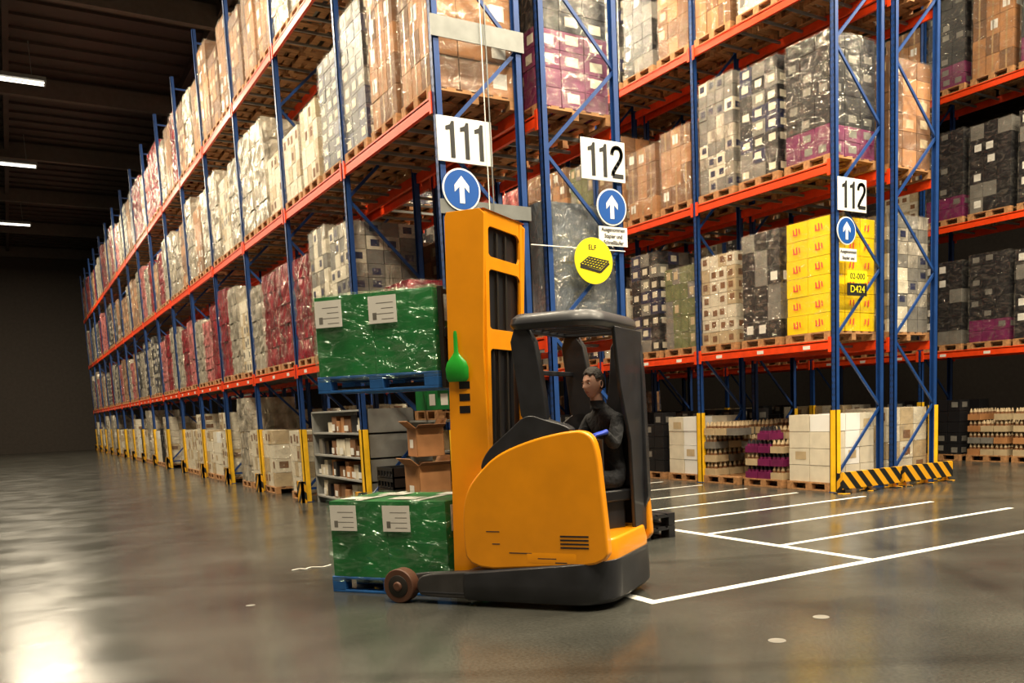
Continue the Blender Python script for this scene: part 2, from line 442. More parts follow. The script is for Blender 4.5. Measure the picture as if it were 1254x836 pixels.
def bottles_fn(m, rng, cols, H=1.05, nz=4):
    nx, ny = 3, 3; dx = Dp/nx; dy = Wd/ny; dz = H/nz
    for i in range(nx):
        for j in range(ny):
            top = max(2, nz-rng.choice([0,0,1]))
            for k in range(top):
                if i > 0 and 0 < j and k < top-1: continue
                c = rng.choice(cols)
                x0 = -Dp/2+i*dx+.01; y0 = -Wd/2+j*dy+.01; z = .146+k*dz
                m.box(x0, y0, z, x0+dx-.02, y0+dy-.02, z+dz*.5, c)
                pur = c == 'purple_box'
                for p in range(3):
                    for q in range(3):
                        if p == 1 and q == 1: continue
                        cx = x0+(dx-.02)*(p+.5)/3; cy = y0+(dy-.02)*(q+.5)/3
                        m.cyl((cx,cy,z+.02),(cx,cy,z+dz*.68), .038,.038,8, 'purple_box' if pur else 'kraft_dark')
                        m.cyl((cx,cy,z+dz*.68),(cx,cy,z+dz*.97), .034,.013,8, 'dark_box' if pur else 'cream')
variant('bottles', lambda m, r: bottles_fn(m, r, ['cream','kraft','cream','grey_box']), 3)
variant('purplebot', lambda m, r: bottles_fn(m, r, ['purple_box','purple_box','cream'], .95, 4), 1)
variant('crates', std(1.25, 3, 3, 5, ['black_plastic'], wrap=None, plab=.4, lab='grey_box', ragged=True), 2)
variant('whiteboxes', std(1.15, 3, 2, 4, ['white_box','sign_white'], wrap=None, plab=.2, lab='cream', ragged=True), 2)

G = {}
def put(key, x, y, z, group='stored_pallet_goods', name=None):
    me = random.choice(STK[key])
    o = bpy.data.objects.new(name or 'pallet_of_goods', me); COL.objects.link(o)
    if name is None:
        if group not in G: G[group] = empty(group)
        o.parent = G[group]
    o.location = (x, y+random.uniform(-.02,.02), z+.002); 
    o.rotation_euler = (0, 0, random.uniform(-.012,.012)+(math.pi if random.random() < .5 else 0))
    h = random.uniform(.82, 1.07) if (z > 1 and name is None and y > 14) else 1
    o.scale = (1, random.uniform(.97, 1.01), h)
    return o
def slots(k): return [Y0+k*BAY+.58+i*1.12 for i in range(3)]
xa = (A0+A1)/2; xb = (B0+B1)/2; xc = (C0+C1)/2; xd = (D0+D1)/2; xe = (E0+E1)/2
def fill(x, k, lv, keys, **kw):
    for i, key in enumerate(keys):
        if key: put(key, x, slots(k)[i], 0 if lv < 0 else LV[lv], **kw)
L1 = {0: [None, 'maroon_low', None], 1: ['silver_grid','silver_grid','maroon'], 2: ['maroon','maroon','silver'], 3: ['white','silver','maroon'], 4: ['maroon','pink','silver'],
      5: ['pink','maroon','silver'], 6: ['silver','maroon','pink'], 7: ['black','blackwhite','silver'], 8: ['blackwhite','silver','black']}
L2 = {0: ['kraft','kraft','blackwhite'], 1: ['blackwhite','white_low','white_low'], 2: ['white_low','silver','silver'], 3: ['silver','white','silver'], 4: ['silver','kraft','silver'],
      5: ['brown','silver','silver'], 6: ['silver','maroon','brown'], 7: ['maroon','silver','pink']}
L3 = {0: ['black','kraft','kraft'], 1: ['kraft','black','silver'], 2: ['kraft','kraft','brown'], 3: ['kraft','brown','kraft'], 4: ['kraft','silver','brown'],
      5: ['maroon','kraft','silver'], 6: ['maroon','maroon','pink'], 7: ['silver','maroon','maroon']}
pool = ['silver','pink','maroon','brown','silver','kraft','black','blackwhite','maroon']
for k in range(16):
    for lv, tab in enumerate((L1, L2, L3)):
        fill(xa, k, lv, tab.get(k) or [random.choice(pool) for _ in range(3)])
for k in range(2, 16):
    fill(xa, k, -1, ['white_low', None, 'white_low'] if k == 2 else [random.choice(['white_low','beige','silver','whiteboxes','crates', None, None]) for _ in range(3)])
fill(xb, 0, 0, ['grey_sheet', None, 'white']); fill(xb, 0, 1, ['purplewhite','blackwhite','black']); fill(xb, 0, 2, ['kraft','black','purple'])
for k in range(1, 6):
    for lv in range(3): fill(xb, k, lv, [random.choice(['blackwhite','kraft','beige','brown', None]) for _ in range(3)])
    fill(xb, k, -1, [random.choice(['beige', None, None, 'crates']) for _ in range(3)])
put('yellow', xc, slots(0)[0], LV[0], name='yellow_carton_pallet')
put('black', xc, slots(0)[1], LV[0], name='black_wrapped_pallet')
put('beige', xc, slots(0)[2], LV[0], name='white_carton_pallet')
fill(xc, 1, 0, ['olive','blackwhite','beige']); fill(xc, 2, 0, ['blackwhite','beige','black'])
fill(xc, 0, 1, ['purple','blackwhite','silver_grid']); fill(xc, 1, 1, ['kraft_low','kraft_low','brown']); fill(xc, 2, 1, ['olive','kraft','brown'])
fill(xc, 0, 2, ['kraft','white','kraft']); fill(xc, 1, 2, ['brown','black','blackwhite']); fill(xc, 2, 2, ['blackwhite','blackwhite','black'])
for k in range(3, 7):
    for lv in range(3): fill(xc, k, lv, [random.choice(pool) for _ in range(3)])
fill(xc, 0, -1, ['whiteboxes','purplebot','bottles']); fill(xc, 1, -1, ['whiteboxes','crates','crates']); fill(xc, 2, -1, ['bottles','crates','crates'])
for k in range(3, 7): fill(xc, k, -1, ['crates','bottles','whiteboxes'])
for k in range(4):
    for lv in range(3):
        fill(xd, k, lv, [random.choice(['kraft','silver_grid','brown','black','purple']) for _ in range(3)])
        fill(xe, k, lv, [random.choice(['kraft','olive','white','black','beige','purple']) for _ in range(3)])
    fill(xd, k, -1, ['white_low','bottles','bottles'] if k == 0 else [random.choice(['brown','bottles','crates']) for _ in range(3)])
    fill(xe, k, -1, [random.choice(['white_low','bottles','crates']) for _ in range(3)])

def shelf_unit(name, x0, x1, y0, y1, zs, fillers):
    m = MB(); rng = random.Random(len(name)+int(y0*10))
    for x in (x0, x1-.04):
        for y in (y0, y1-.04): m.box(x, y, 0, x+.04, y+.04, zs[-1]+.03, 'shelf_grey')
    for z in zs: m.box(x0, y0, z, x1, y1, z+.03, 'shelf_grey')
    m.box(x0, y1-.012, 0, x1, y1, zs[-1], 'shelf_grey'); m.box(x0, y0, 0, x1, y0+.012, zs[-1], 'shelf_grey')
    for i, z in enumerate(zs[:-1]):
        y = y0+.06; hmax = zs[i+1]-z-.06
        while y < y1-.3:
            w = rng.uniform(.18,.34); h = hmax*rng.uniform(.5,.9)
            mt = rng.choice(fillers)
            if rng.random() < .8:
                m.box(x0+.03+rng.uniform(0,.06), y, z+.031, x1-.1, y+w-.02, z+.031+h, mt)
                if rng.random() < .6: m.box(x0+.024, y+.05, z+.06, x0+.03, y+w-.08, z+.06+h*.4, 'label')
            y += w
    return m.obj(name, bevel=0)
shelf_unit('picking_shelf', A0+.15, A1-.2, 13.7, 16.7, [.12,.5,.88,1.28,1.66], ['kraft','white_box','dark_box','kraft_dark','grey_box'])
shelf_unit('picking_shelf', 5.32, 5.78, 11.3, 13.35, [.12,.55,1.0,1.45], ['kraft','cream','dark_box','grey_box','kraft_dark'])
def open_box(x, y, z, w, d, h, rz):
    m = MB(); t = .008
    m.box(-w/2,-d/2,0,w/2,d/2,t,'kraft')
    m.box(-w/2,-d/2,0,-w/2+t,d/2,h,'kraft'); m.box(w/2-t,-d/2,0,w/2,d/2,h,'kraft')
    m.box(-w/2,-d/2,0,w/2,-d/2+t,h,'kraft'); m.box(-w/2,d/2-t,0,w/2,d/2,h,'kraft')
    m.bar((-w/2,0,h),(-w/2-.12,0,h+.10),d,t,'kraft'); m.bar((w/2,0,h),(w/2+.06,0,h+.12),d,t,'kraft')
    m.bar((0,-d/2,h),(0,-d/2-.13,h+.05),w,t,'kraft_dark')
    m.box(-w/2-.003,-.05,h*.3,-w/2-.001,.1,h*.6,'label')
    o = m.obj('open_cardboard_box'); o.location = (x,y,z); o.rotation_euler = (0,0,rz)
m = MB(); pallet(m, .6, .5); o = m.obj('wooden_pallet'); o.location = (4.95, 11.8, 0)
open_box(4.95, 11.8, .146, .48, .5, .72, .03)
open_box(4.95, 11.8, .985, .4, .42, .4, -.08)
m = MB()
for i in range(5):
    z = .01+i*.16
    m.box(-.25, -.33, z, .25, .33, z+.02, 'black_plastic')
    for y in (-.33,.31): m.box(-.25, y, z, .25, y+.02, z+.15, 'black_plastic')
    for x in (-.25,.23): 
        m.box(x, -.33, z+.1, x+.02, .33, z+.15, 'black_plastic')
        for q in range(6): m.box(x, -.33+q*.126, z, x+.02, -.30+q*.126, z+.1, 'black_plastic')
o = m.obj('black_plastic_crate_stack'); o.location = (4.93, 12.8, 0)

# ---------------------------------------------------------------- signs (end of rows)
def text(s, size, x, y, z, matn, parent, sx=1.0, off=0.0, name='lettering', rot=(math.pi/2,0,0)):
    c = bpy.data.curves.new(name, 'FONT'); c.body = s; c.size = size; c.align_x = 'CENTER'; c.align_y = 'CENTER'; c.extrude = .001; c.offset = off
    c.materials.append(MATS[matn]); o = bpy.data.objects.new(name, c); COL.objects.link(o); o.location = (x,y,z); o.rotation_euler = rot; o.scale = (sx,1,1); o.parent = parent
    return o
YS = Y0-.09
def digit(m, ch, x, h, y=-.003):
    if ch == '1':
        p = [(.10,-.5),(.10,.5),(.02,.5),(-.03,.40),(-.17,.345),(-.17,.24),(-.035,.27),(-.035,-.5)]
        m.prism([(x+a*h, y, c*h) for a, c in p], (0,-.002,0), 'sign_black')
    else:
        c = [(-.20,.20),(-.185,.31),(-.13,.40),(-.04,.435),(.05,.43),(.13,.38),(.17,.28),(.165,.18),(.12,.07),(.03,-.06),(-.08,-.2),(-.165,-.33),(-.19,-.435),(.23,-.435)]
        c = [(x+a*h, b_*h) for a, b_ in c]; w = .13*h
        for i in range(len(c)-1):
            m.bar((c[i][0], y-.001, c[i][1]), (c[i+1][0], y-.001, c[i+1][1]), w, .002, 'sign_black', up=(0,1,0))
            if 0 < i < len(c)-2: m.cyl((c[i][0], y, c[i][1]), (c[i][0], y-.002, c[i][1]), w/2, w/2, 12, 'sign_black')
def aisle_sign(num, x0, x1, z0=4.55, z1=5.07):
    e = empty('aisle_number_sign', ((x0+x1)/2, YS, (z0+z1)/2)); w = (x1-x0)/2; h = (z1-z0)/2
    m = MB(); m.box(-w, 0, -h, w, .015, h, 'sign_white')
    m.obj('plate', e, bevel=.004)
    m = MB()
    sp = .19 if num == '111' else .185
    for i, ch in enumerate(num): digit(m, ch, (i-1)*sp+(.035 if ch == '2' else .01), .42)
    m.obj('number', e)
def arrow_sign(xc_, zc_, r=.235):
    e = empty('direction_arrow_sign', (xc_, YS, zc_))
    m = MB()
    m.cyl((0,.012,0),(0,0,0), r, r, 40, 'sign_white'); m.cyl((0,.0,0),(0,-.004,0), r*.92, r*.92, 40, 'sign_blue')
    k = r/.235
    pts = [(-.03,-.15),(.03,-.15),(.03,.03),(.09,-.03),(.09,.045),(0,.15),(-.09,.045),(-.09,-.03),(-.03,.03)]
    m.prism([(x*k,-.004,z*k) for x, z in pts], (0,-.003,0), 'sign_white')
    m.obj('disc', e)
def small_sign(xc_, zc_, lines, w=.46, h=.25, sz=.075):
    e = empty('exception_sign', (xc_, YS, zc_)); m = MB(); m.box(-w/2,0,-h/2,w/2,.012,h/2,'sign_white'); m.obj('plate', e)
    for i, l in enumerate(lines): text(l, sz, 0, -.003, h/2-(i+.5)*h/len(lines), 'sign_black', e, sx=.85, name='text_line', off=.001)
aisle_sign('111', 4.58, 5.3); arrow_sign(4.86, 4.24, .25)
aisle_sign('112', 6.6, 7.3); arrow_sign(7.06, 4.22, .24); small_sign(7.07, 3.84, ['Ausgenommen', 'Stapler und', 'Schnellläufer'])
aisle_sign('112', 11.48, 12.16); arrow_sign(11.68, 4.24, .22); small_sign(11.72, 3.86, ['Ausgenommen', 'Stapler und'], .4, .2)
e = empty('location_code_sign', (11.95, YS, 3.42)); m = MB()
m.box(-.25,0,.02,.22,.012,.2,'sign_yellow'); m.box(-.25,0,-.2,.22,.012,-.0,'sign_black'); m.obj('plates', e)
text('02-000', .13, -.01, -.003, .11, 'sign_black', e); text('D424', .16, -.01, -.003, -.1, 'sign_yellow', e)
e = empty('round_pallet_sign', (6.72, YS-.03, 3.5)); m = MB()
m.cyl((0,.012,0),(0,0,0), .3, .3, 48, 'sign_yellow')
for i in range(8):
    m.bar((-.22+i*.045,-.003,-.05-i*.008),(-.08+i*.045,-.003,.05-i*.006), .012, .003, 'sign_black', up=(0,1,0))
for i in range(5):
    t = i/4; m.bar((-.22+.14*t,-.004,-.05+.10*t),(.10+.14*t,-.004,-.105+.11*t), .012, .003, 'sign_black', up=(0,1,0))
m.bar((-.22,-.004,-.08),(.10,-.004,-.14), .035, .003, 'steel_dark', up=(0,1,0)); m.bar((.10,-.004,-.14),(.24,-.004,-.02), .03, .003, 'steel_dark', up=(0,1,0))
m.obj('disc', e); text('ELF', .09, -.02, -.004, .17, 'sign_black', e)
m = MB()
m.box(A0-.02, Y0-.075, 5.96, A1+.02, Y0-.06, 6.2, 'galv'); m.box(A0-.02, Y0-.075, 3.95, A1+.02, Y0-.06, 4.12, 'galv')
m.obj('frame_cross_plates')
m = MB(); m.cyl((5.28,Y0-.1,3.95),(5.28,Y0-.1,12.9), .008, .008, 6, 'galv'); m.cyl((5.22,Y0-.1,3.95),(5.22,Y0-.1,12.9), .006, .006, 6, 'label'); m.obj('pull_cable')
m = MB(); m.cyl((A1,Y0-.07,3.66),(B1,Y0-.07,3.66), .008, .008, 6, 'label'); m.obj('barrier_rope')

# ---------------------------------------------------------------- floor markings
m = MB(); h = .003; w = .05
m.box(4.24-w, 5.62-w, .0005, 7.3+4, 5.62+w, h, 'paint_white')
m.box(4.24-w, 5.62+w, .0005, 4.24+w, 9.0, h, 'paint_white')
m.box(6.93-w, 5.62+w, .0005, 6.93+w, 9.3, h, 'paint_white')
y = 6.88
while y < 9.5:
    m.box(6.93+w, y-w*.8, .0005, 11.3, y+w*.8, h, 'paint_white'); y += 1.23
for i in range(5):
    m.box(7.5, 10.55+i*1.23, .0005, 11.1, 10.61+i*1.23, h, 'paint_white')
m.obj('floor_line_marking')
m = MB()
for (x, y, r) in ((4.15,4.15,.06),(4.85,4.4,.06),(1.6,7.9,.04)):
    m.cyl((x,y,.0005),(x,y,.002), r, r, 20, 'grey_box')
m.obj('floor_repair_patches')
m = MB()
p = [Vector((2.35+.06*i+.03*math.sin(i*1.3), 9.4+.05*math.sin(i*2.1), .006)) for i in range(8)]
for i in range(7): m.bar(p[i], p[i+1], .02, .004, 'label')
m.obj('strapping_scrap')
m = MB()
for i in range(2): pallet(m, .7, .9, z=.15*i, mt='black_plastic')
o = m.obj('black_plastic_pallet'); o.location = (6.1, 8.55, 0); o.rotation_euler = (0,0,.1)

# ---------------------------------------------------------------- reach truck
P0 = (2.67, 7.09, 0); RZ = math.atan2(.814, -.58)
T = empty('reach_truck', P0, RZ)
def rr(a0, a1, s0, s1, rf, rb, z, n=6, zf=None):
    pts = []
    for (ca, cs, r, t0) in ((a0-rf, s0-rf, rf, 0), (a1+rb, s0-rb, rb, 90), (a1+rb, s1+rb, rb, 180), (a0-rf, s1+rf, rf, 270)):
        for i in range(n+1):
            t = math.radians(t0+90*i/n); pts.append((ca+math.cos(t)*r, cs+math.sin(t)*r))
    return [(a, s, zf(a) if zf else z) for a, s in pts]
zt = lambda a: .27+.12*max(0, min(1, (-a-.65)/1.2))
m = MB()
m.loft([rr(-.62,-1.88,.02,-1.2,.05,.30,.05), rr(-.60,-1.92,.04,-1.22,.06,.32,.09), rr(-.60,-1.92,.04,-1.22,.06,.32,.2),
        rr(-.60,-1.91,.03,-1.21,.06,.31,0,zf=zt), rr(-.64,-1.88,.0,-1.18,.05,.29,0,zf=lambda a: zt(a)+.02)], 'truck_dark')
m.obj('chassis', T, smooth=True)
m = MB()
for s in (-.035, -1.145):
    prof = chaikin([(-.02,.10),(-.18,.07),(-.9,.06),(-.9,.30),(-.5,.27),(-.16,.25),(-.04,.22)], 2)
    m.prism([(p[0], s-.075, p[1]) for p in prof], (0,.05,0), 'truck_grey')
    prof = chaikin([(-.17,.10),(-.22,.06),(-.9,.06),(-.9,.30),(-.5,.275),(-.24,.25),(-.17,.2)], 1)
    m.prism([(p[0], s-.03, p[1]) for p in prof], (0,.085,0), 'truck_grey')
    m.box(-.75, s-.075, .085, -.2, s+.058, .115, 'truck_dark')
m.obj('straddle_legs', T, bevel=.012)
m = MB()
for s in (-.02, -1.16):
    m.cyl((0,s-.05,.146),(0,s+.065,.146), .146, .146, 36, 'wheel_brown')
    m.cyl((0,s+.065,.146),(0,s+.072,.146), .10, .09, 30, 'steel_dark')
    m.cyl((0,s+.07,.146),(0,s+.09,.146), .045, .035, 20, 'wheel_brown')
    m.cyl((0,s-.058,.146),(0,s-.05,.146), .09, .10, 30, 'steel_dark')
m.cyl((-1.5,-.45,.12),(-1.5,-.35,.12), .12, .12, 24, 'black_plastic')
m.obj('load_wheels', T, bevel=.008, smooth=True)

prof = [(-.66,.30),(-.63,.60),(-.66,.92),(-.80,1.10),(-.98,1.25),(-1.28,1.355),(-1.55,1.41),(-1.74,1.42),(-1.83,1.32),(-1.86,.95),(-1.89,.60),(-1.90,.37),(-1.3,.34)]
pr = chaikin(prof, 2)
m = MB()
m.prism([(p[0], -.09, p[1]) for p in pr], (0,.10,0), 'truck_yellow')
m.prism([(p[0], -1.19, p[1]) for p in pr], (0,.10,0), 'truck_yellow')
blk = chaikin([(-.68,.32),(-.66,.60),(-.69,.90),(-.82,1.06),(-.98,1.2),(-1.18,1.26),(-1.20,.9),(-1.20,.34)], 1)
m.prism([(p[0], -1.12, p[1]) for p in blk], (0,1.06,0), 'truck_yellow')
m.loft([rr(-1.19,-1.90,.01,-1.19,.02,.28,.36), rr(-1.19,-1.905,.012,-1.192,.02,.29,.45), rr(-1.19,-1.88,-.01,-1.17,.02,.27,.56)], 'truck_yellow')
m.obj('body_shell', T, bevel=.018, smooth=True, seg=3)
m = MB()
for i in range(4): m.box(-1.74, .0105, .5+i*.03, -1.5, .013, .512+i*.03, 'truck_dark')
for (a, z, l) in ((-.85,.62,.12),(-1.05,.45,.2),(-1.45,.38,.1),(-1.3,.41,.16),(-.9,.52,.07)): m.box(a, .0105, z, a-l, .0115, z+.008, 'truck_grey')
m.obj('panel_seams', T)
m = MB()
hood = chaikin([(-.80,1.09),(-.86,1.26),(-1.10,1.44),(-1.25,1.56),(-1.42,1.50),(-1.60,1.45),(-1.62,1.40),(-1.28,1.34),(-.98,1.22)], 2)
m.prism([(p[0], -1.16, p[1]) for p in hood], (0,.12,0), 'truck_dark')
m.prism([(p[0], -.13, p[1]) for p in hood], (0,.12,0), 'truck_dark')
hood2 = chaikin([(-.84,1.1),(-.9,1.28),(-1.08,1.44),(-1.2,1.46),(-1.22,1.30),(-1.2,1.1),(-1.1,1.05)], 1)
m.prism([(p[0], -1.06, p[1]) for p in hood2], (0,.95,0), 'truck_dark')
m.box(-1.36,-.66,1.16,-1.14,-.46,1.21,'black_plastic')
m.cyl((-1.262,-.56,1.21),(-1.258,-.555,1.275), .012,.016, 12, 'black_plastic')
m.obj('cab_console', T, bevel=.012, smooth=True)
m = MB()
m.loft([rr(-1.14,-1.84,0,-1.10,.12,.2,2.20), rr(-1.11,-1.87,.03,-1.13,.14,.22,2.24), rr(-1.12,-1.86,.02,-1.12,.14,.22,2.29), rr(-1.16,-1.82,-.02,-1.08,.12,.18,2.325), rr(-1.21,-1.77,-.07,-1.03,.08,.12,2.325), rr(-1.21,-1.77,-.07,-1.03,.08,.12,2.20)], 'truck_dark', closed=True)
def pill(pts, s0, s1): m.prism([(p[0], s0, p[1]) for p in chaikin(pts, 1)], (0, s1-s0, 0), 'truck_dark')
fp = [(-1.12,2.22),(-1.32,2.22),(-1.39,1.8),(-1.42,1.44),(-1.20,1.46),(-1.17,1.8)]
pill(fp, -.10, -.02); pill(fp, -1.14, -1.04)
pill([(-1.60,2.22),(-1.85,2.22),(-1.88,1.7),(-1.90,.5),(-1.5,.5),(-1.5,1.5),(-1.56,1.7)], -1.14, -1.05)
m.prism([(-1.86,-1.1,.5),(-1.86,-.80,.5),(-1.86,-.74,1.3),(-1.86,-.52,1.75),(-1.86,-.42,2.22),(-1.86,-1.1,2.22)], (.035,0,0), 'truck_dark')
m.box(-1.24,-.07,1.86,-1.22,-1.06,1.90,'truck_dark')
for i in range(6):
    s = -.17-i*.155; m.box(-1.2, s-.012, 2.22, -1.78, s+.012, 2.30, 'truck_dark')
m.obj('overhead_guard', T, bevel=.008, smooth=True)
m = MB()
m.box(-1.84,-.12,.56,-1.3,-.095,1.34,'black_plastic')
m.box(-1.84,-1.09,.56,-1.3,-1.07,1.55,'black_plastic')
m.obj('cab_lining', T)
fd = Vector((.55,.835,0)).normalized(); ld = Vector((-fd.y, fd.x, 0))
PV = Vector((-1.64,-.84,1.0))
def ob(m, c, hx, hl, hz, mt):
    c = Vector(c); vs = []
    for z in (-hz, hz):
        for (a, l) in ((-hx,-hl),(hx,-hl),(hx,hl),(-hx,hl)): vs.append(c+fd*a+ld*l+Vector((0,0,z)))
    m.add(vs, [(0,3,2,1),(4,5,6,7),(0,1,5,4),(1,2,6,5),(2,3,7,6),(3,0,4,7)], mt)
m = MB()
ob(m, PV+fd*.12+Vector((0,0,-.16)), .2, .17, .05, 'black_plastic')
ob(m, PV+fd*.10+Vector((0,0,-.32)), .14, .13, .13, 'truck_dark')
ob(m, PV-fd*.10+Vector((0,0,.2)), .03, .17, .3, 'black_plastic')
m.obj('seat', T, bevel=.02, smooth=True, seg=3)
m = MB()
SW = Vector((-1.62,-.27,1.325)); n = 32; rings = []
for i in range(n):
    t = 2*math.pi*i/n; c = Vector((math.cos(t), math.sin(t), 0))
    rings.append([SW+c*(.11+.012*math.cos(q))+Vector((0,0,.012*math.sin(q))) for q in [2*math.pi*j/8 for j in range(8)]])
m.loft(rings, 'black_plastic', closed=True)
for t in (0, 2.1, 4.2): m.bar(SW, SW+Vector((math.cos(t)*.11, math.sin(t)*.11,0)), .02,.01,'black_plastic')
m.cyl(SW+Vector((0,0,-.01)), SW+Vector((0.30,.04,-.3)), .03,.04,14,'truck_dark')
m.obj('steering_wheel', T, smooth=True)

# mast
m = MB()
ZT = 3.2; tl = -.10
def ta(a, z): return a+tl*max(0,(z-.3))/2.9
for s0, s1 in ((-.245,-.215),(-.985,-.955)):
    ring = [(ta(-.40,.12),s0,.12),(ta(-.76,.12),s0,.12),(ta(-.76,1.2),s0,1.2),(ta(-.73,2.1),s0,2.1),(ta(-.76,ZT-.04),s0,ZT-.04),(ta(-.72,ZT),s0,ZT),(ta(-.42,ZT),s0,ZT),(ta(-.40,ZT-.04),s0,ZT-.04)]
    m.prism(ring, (0,s1-s0,0), 'truck_yellow')
for s in (-.245,-.955):
    sg = -1 if s > -.5 else 1
    for a in (-.41,-.56,-.74):
        m.bar((ta(a,.12),s+sg*.03,.12),(ta(a,ZT-.02),s+sg*.03,ZT-.02), .06, .022, 'truck_yellow', up=(1,0,0))
def plate(z0, z1, a=-.745, s0=-.24, s1=-.96):
    m.add([(ta(a,z0)+d,s,z) for z,d in ((z0,0),(z1,ta(a,z1)-ta(a,z0))) for s in (s0,s1)]+
          [(ta(a,z0)+d+.02,s,z) for z,d in ((z0,0),(z1,ta(a,z1)-ta(a,z0))) for s in (s0,s1)],
          [(0,1,3,2),(4,6,7,5),(0,4,5,1),(2,3,7,6),(0,2,6,4),(1,5,7,3)], 'truck_yellow')
wins = [(1.25,2.10),(2.26,2.74),(2.84,3.08)]
plate(.15,.35); plate(2.10,2.26); plate(2.74,2.84); plate(3.08,ZT); plate(1.05,1.25)
for z0, z1 in wins:
    plate(z0, z1, s0=-.24, s1=-.30); plate(z0, z1, s0=-.90, s1=-.96)
    r = .07
    for zc_, sg in ((z0, 1), (z1, -1)):
        for sc_, tg in ((-.30,-1),(-.90,1)):
            a = ta(-.745, zc_)
            ring = [(a,sc_,zc_)]+[(a,sc_+tg*r*(1-math.cos(t)),zc_+sg*r*(1-math.sin(t))) for t in [math.pi/2*i/5 for i in range(6)]]
            m.prism(ring, (.02,0,0), 'truck_yellow')
m.add([(ta(-.76,ZT),-.22,ZT),(ta(-.40,ZT),-.22,ZT),(ta(-.40,ZT),-.98,ZT),(ta(-.76,ZT),-.98,ZT)], [(0,1,2,3)], 'truck_yellow')
m.obj('mast_outer', T, bevel=.006)
m = MB()
m.bar((ta(-.69,.2),-.6,.2),(ta(-.69,3.1),-.6,3.1), .66, .02, 'black_plastic', up=(1,0,0))
for s in (-.42,-.78):
    m.cyl((ta(-.70,.2),s,.2),(ta(-.70,2.2),s,2.2), .025,.025,14,'black_plastic')
for s in (-.52,-.68):
    m.bar((ta(-.715,.2),s,.2),(ta(-.715,3.05),s,3.05), .03,.010,'steel_dark', up=(1,0,0))
m.obj('mast_inner', T, smooth=True)
m = MB()
m.box(-.345,-.9,1.80,-.40,-.3,1.86,'steel_dark'); m.box(-.345,-.9,2.22,-.40,-.3,2.30,'steel_dark')
for s in (-.3,-.6,-.9): m.box(-.35,s-.02,1.8,-.39,s+.02,2.64,'steel_dark')
m.box(-.36,-.9,2.58,-.39,-.3,2.62,'steel_dark')
for s in (-.45,-.79):
    m.box(-.345,s-.05,1.82,-.32,s+.05,2.3,'steel_dark')
    m.prism([(-.345,s-.05,1.825),(.86,s-.05,1.835),(.86,s-.05,1.85),(-.345,s-.05,1.87)], (0,.10,0), 'steel_dark')
m.obj('fork_carriage', T, bevel=.004)
m = MB()
for i, z in enumerate((1.58,1.68,1.78)): m.box(ta(-.50,z), -.2145, z, ta(-.60,z), -.212, z+.06, 'black_plastic')
m.obj('decals', T)
m = MB()
ax = ta(-.50,2)
rings = []
for z, hw, t in ((1.84,.085,.02),(1.87,.105,.05),(1.95,.108,.06),(2.00,.09,.05),(2.05,.04,.03),(2.08,.020,.018),(2.22,.018,.018),(2.25,.012,.012)):
    rings.append([(ax+math.cos(2*math.pi*i/16)*hw, -.20+.02+math.sin(2*math.pi*i/16)*t*.6, z) for i in range(16)])
m.loft(rings, 'green_bright'); m.obj('green_bottle_holder', T, smooth=True)

def green_load(z, name):
    e = empty(name)
    ca, cs = .285, -.65
    c = math.cos(RZ); s_ = math.sin(RZ)
    e.location = (P0[0]+ca*c-cs*s_, P0[1]+ca*s_+cs*c, z); e.rotation_euler = (0,0,RZ)
    m = MB(); Wx, Wy = 1.24, .80
    for x in (-Wx/2, -.07, Wx/2-.14):
        for y in (-Wy/2, -.05, Wy/2-.1): m.box(x, y, .022, x+.14, y+.1, .10, 'pallet_blue')
    for y in (-Wy/2,-.05,Wy/2-.1): m.box(-Wx/2,y,0,Wx/2,y+.1,.022,'pallet_blue')
    for x in (-Wx/2,-.07,Wx/2-.14): m.box(x,-Wy/2,.10,x+.14,Wy/2,.122,'pallet_blue')
    for i in range(5):
        y = -Wy/2+(Wy-.13)*i/4; m.box(-Wx/2,y,.122,Wx/2,y+.13,.144,'pallet_blue')
    m.obj('blue_pallet', e, bevel=.004)
    m = MB()
    for i in range(2):
        for j in range(2):
            x0 = -.60+i*.603; y0 = -.385+j*.388
            m.box(x0, y0, .147, x0+.598, y0+.385, .835, 'green_load')
            m.box(x0+.26,y0+.0,.84,x0+.33,y0+.38,.843,'label')
    m.obj('green_cartons', e, bevel=.012)
    m = MB()
    for x in (.60-.30, .02-.28):
        m.box(x, .413, .57, x+.28, .416, .80, 'label')
        for q in range(4): m.box(x+.03, .4162, .60+q*.045, x+.03+.12+.05*(q % 2), .4166, .606+q*.045, 'grey_box')
        m.box(x+.20, .4162, .60, x+.24, .4166, .66, 'grey_box')
    for y in (-.3,.05): m.box(-.615,y,.57,-.611,y+.26,.80,'label')
    for (x,y) in ((-.5,-.3),(.1,-.25),(-.25,.1),(.25,.12)): m.box(x,y,.845,x+.28,y+.2,.847,'label')
    m.obj('document_labels', e)
    m = MB(); rng = random.Random(5); shell(m, .81, 1.24, .10, .852, rng, 'film_green', nx=8, nz=7, jit=.012); m.obj('stretch_film', e)
green_load(0, 'green_wrapped_load'); green_load(1.80, 'green_wrapped_load')
m = MB(); pallet(m, .9, .46, 0); cartons(m, random.Random(2), .85, .44, .146, .35, 2, 2, 1, ['green_load'], plab=.5)
o = m.obj('green_carton_pallet'); o.location = (5.55, 12.6, 1.482)

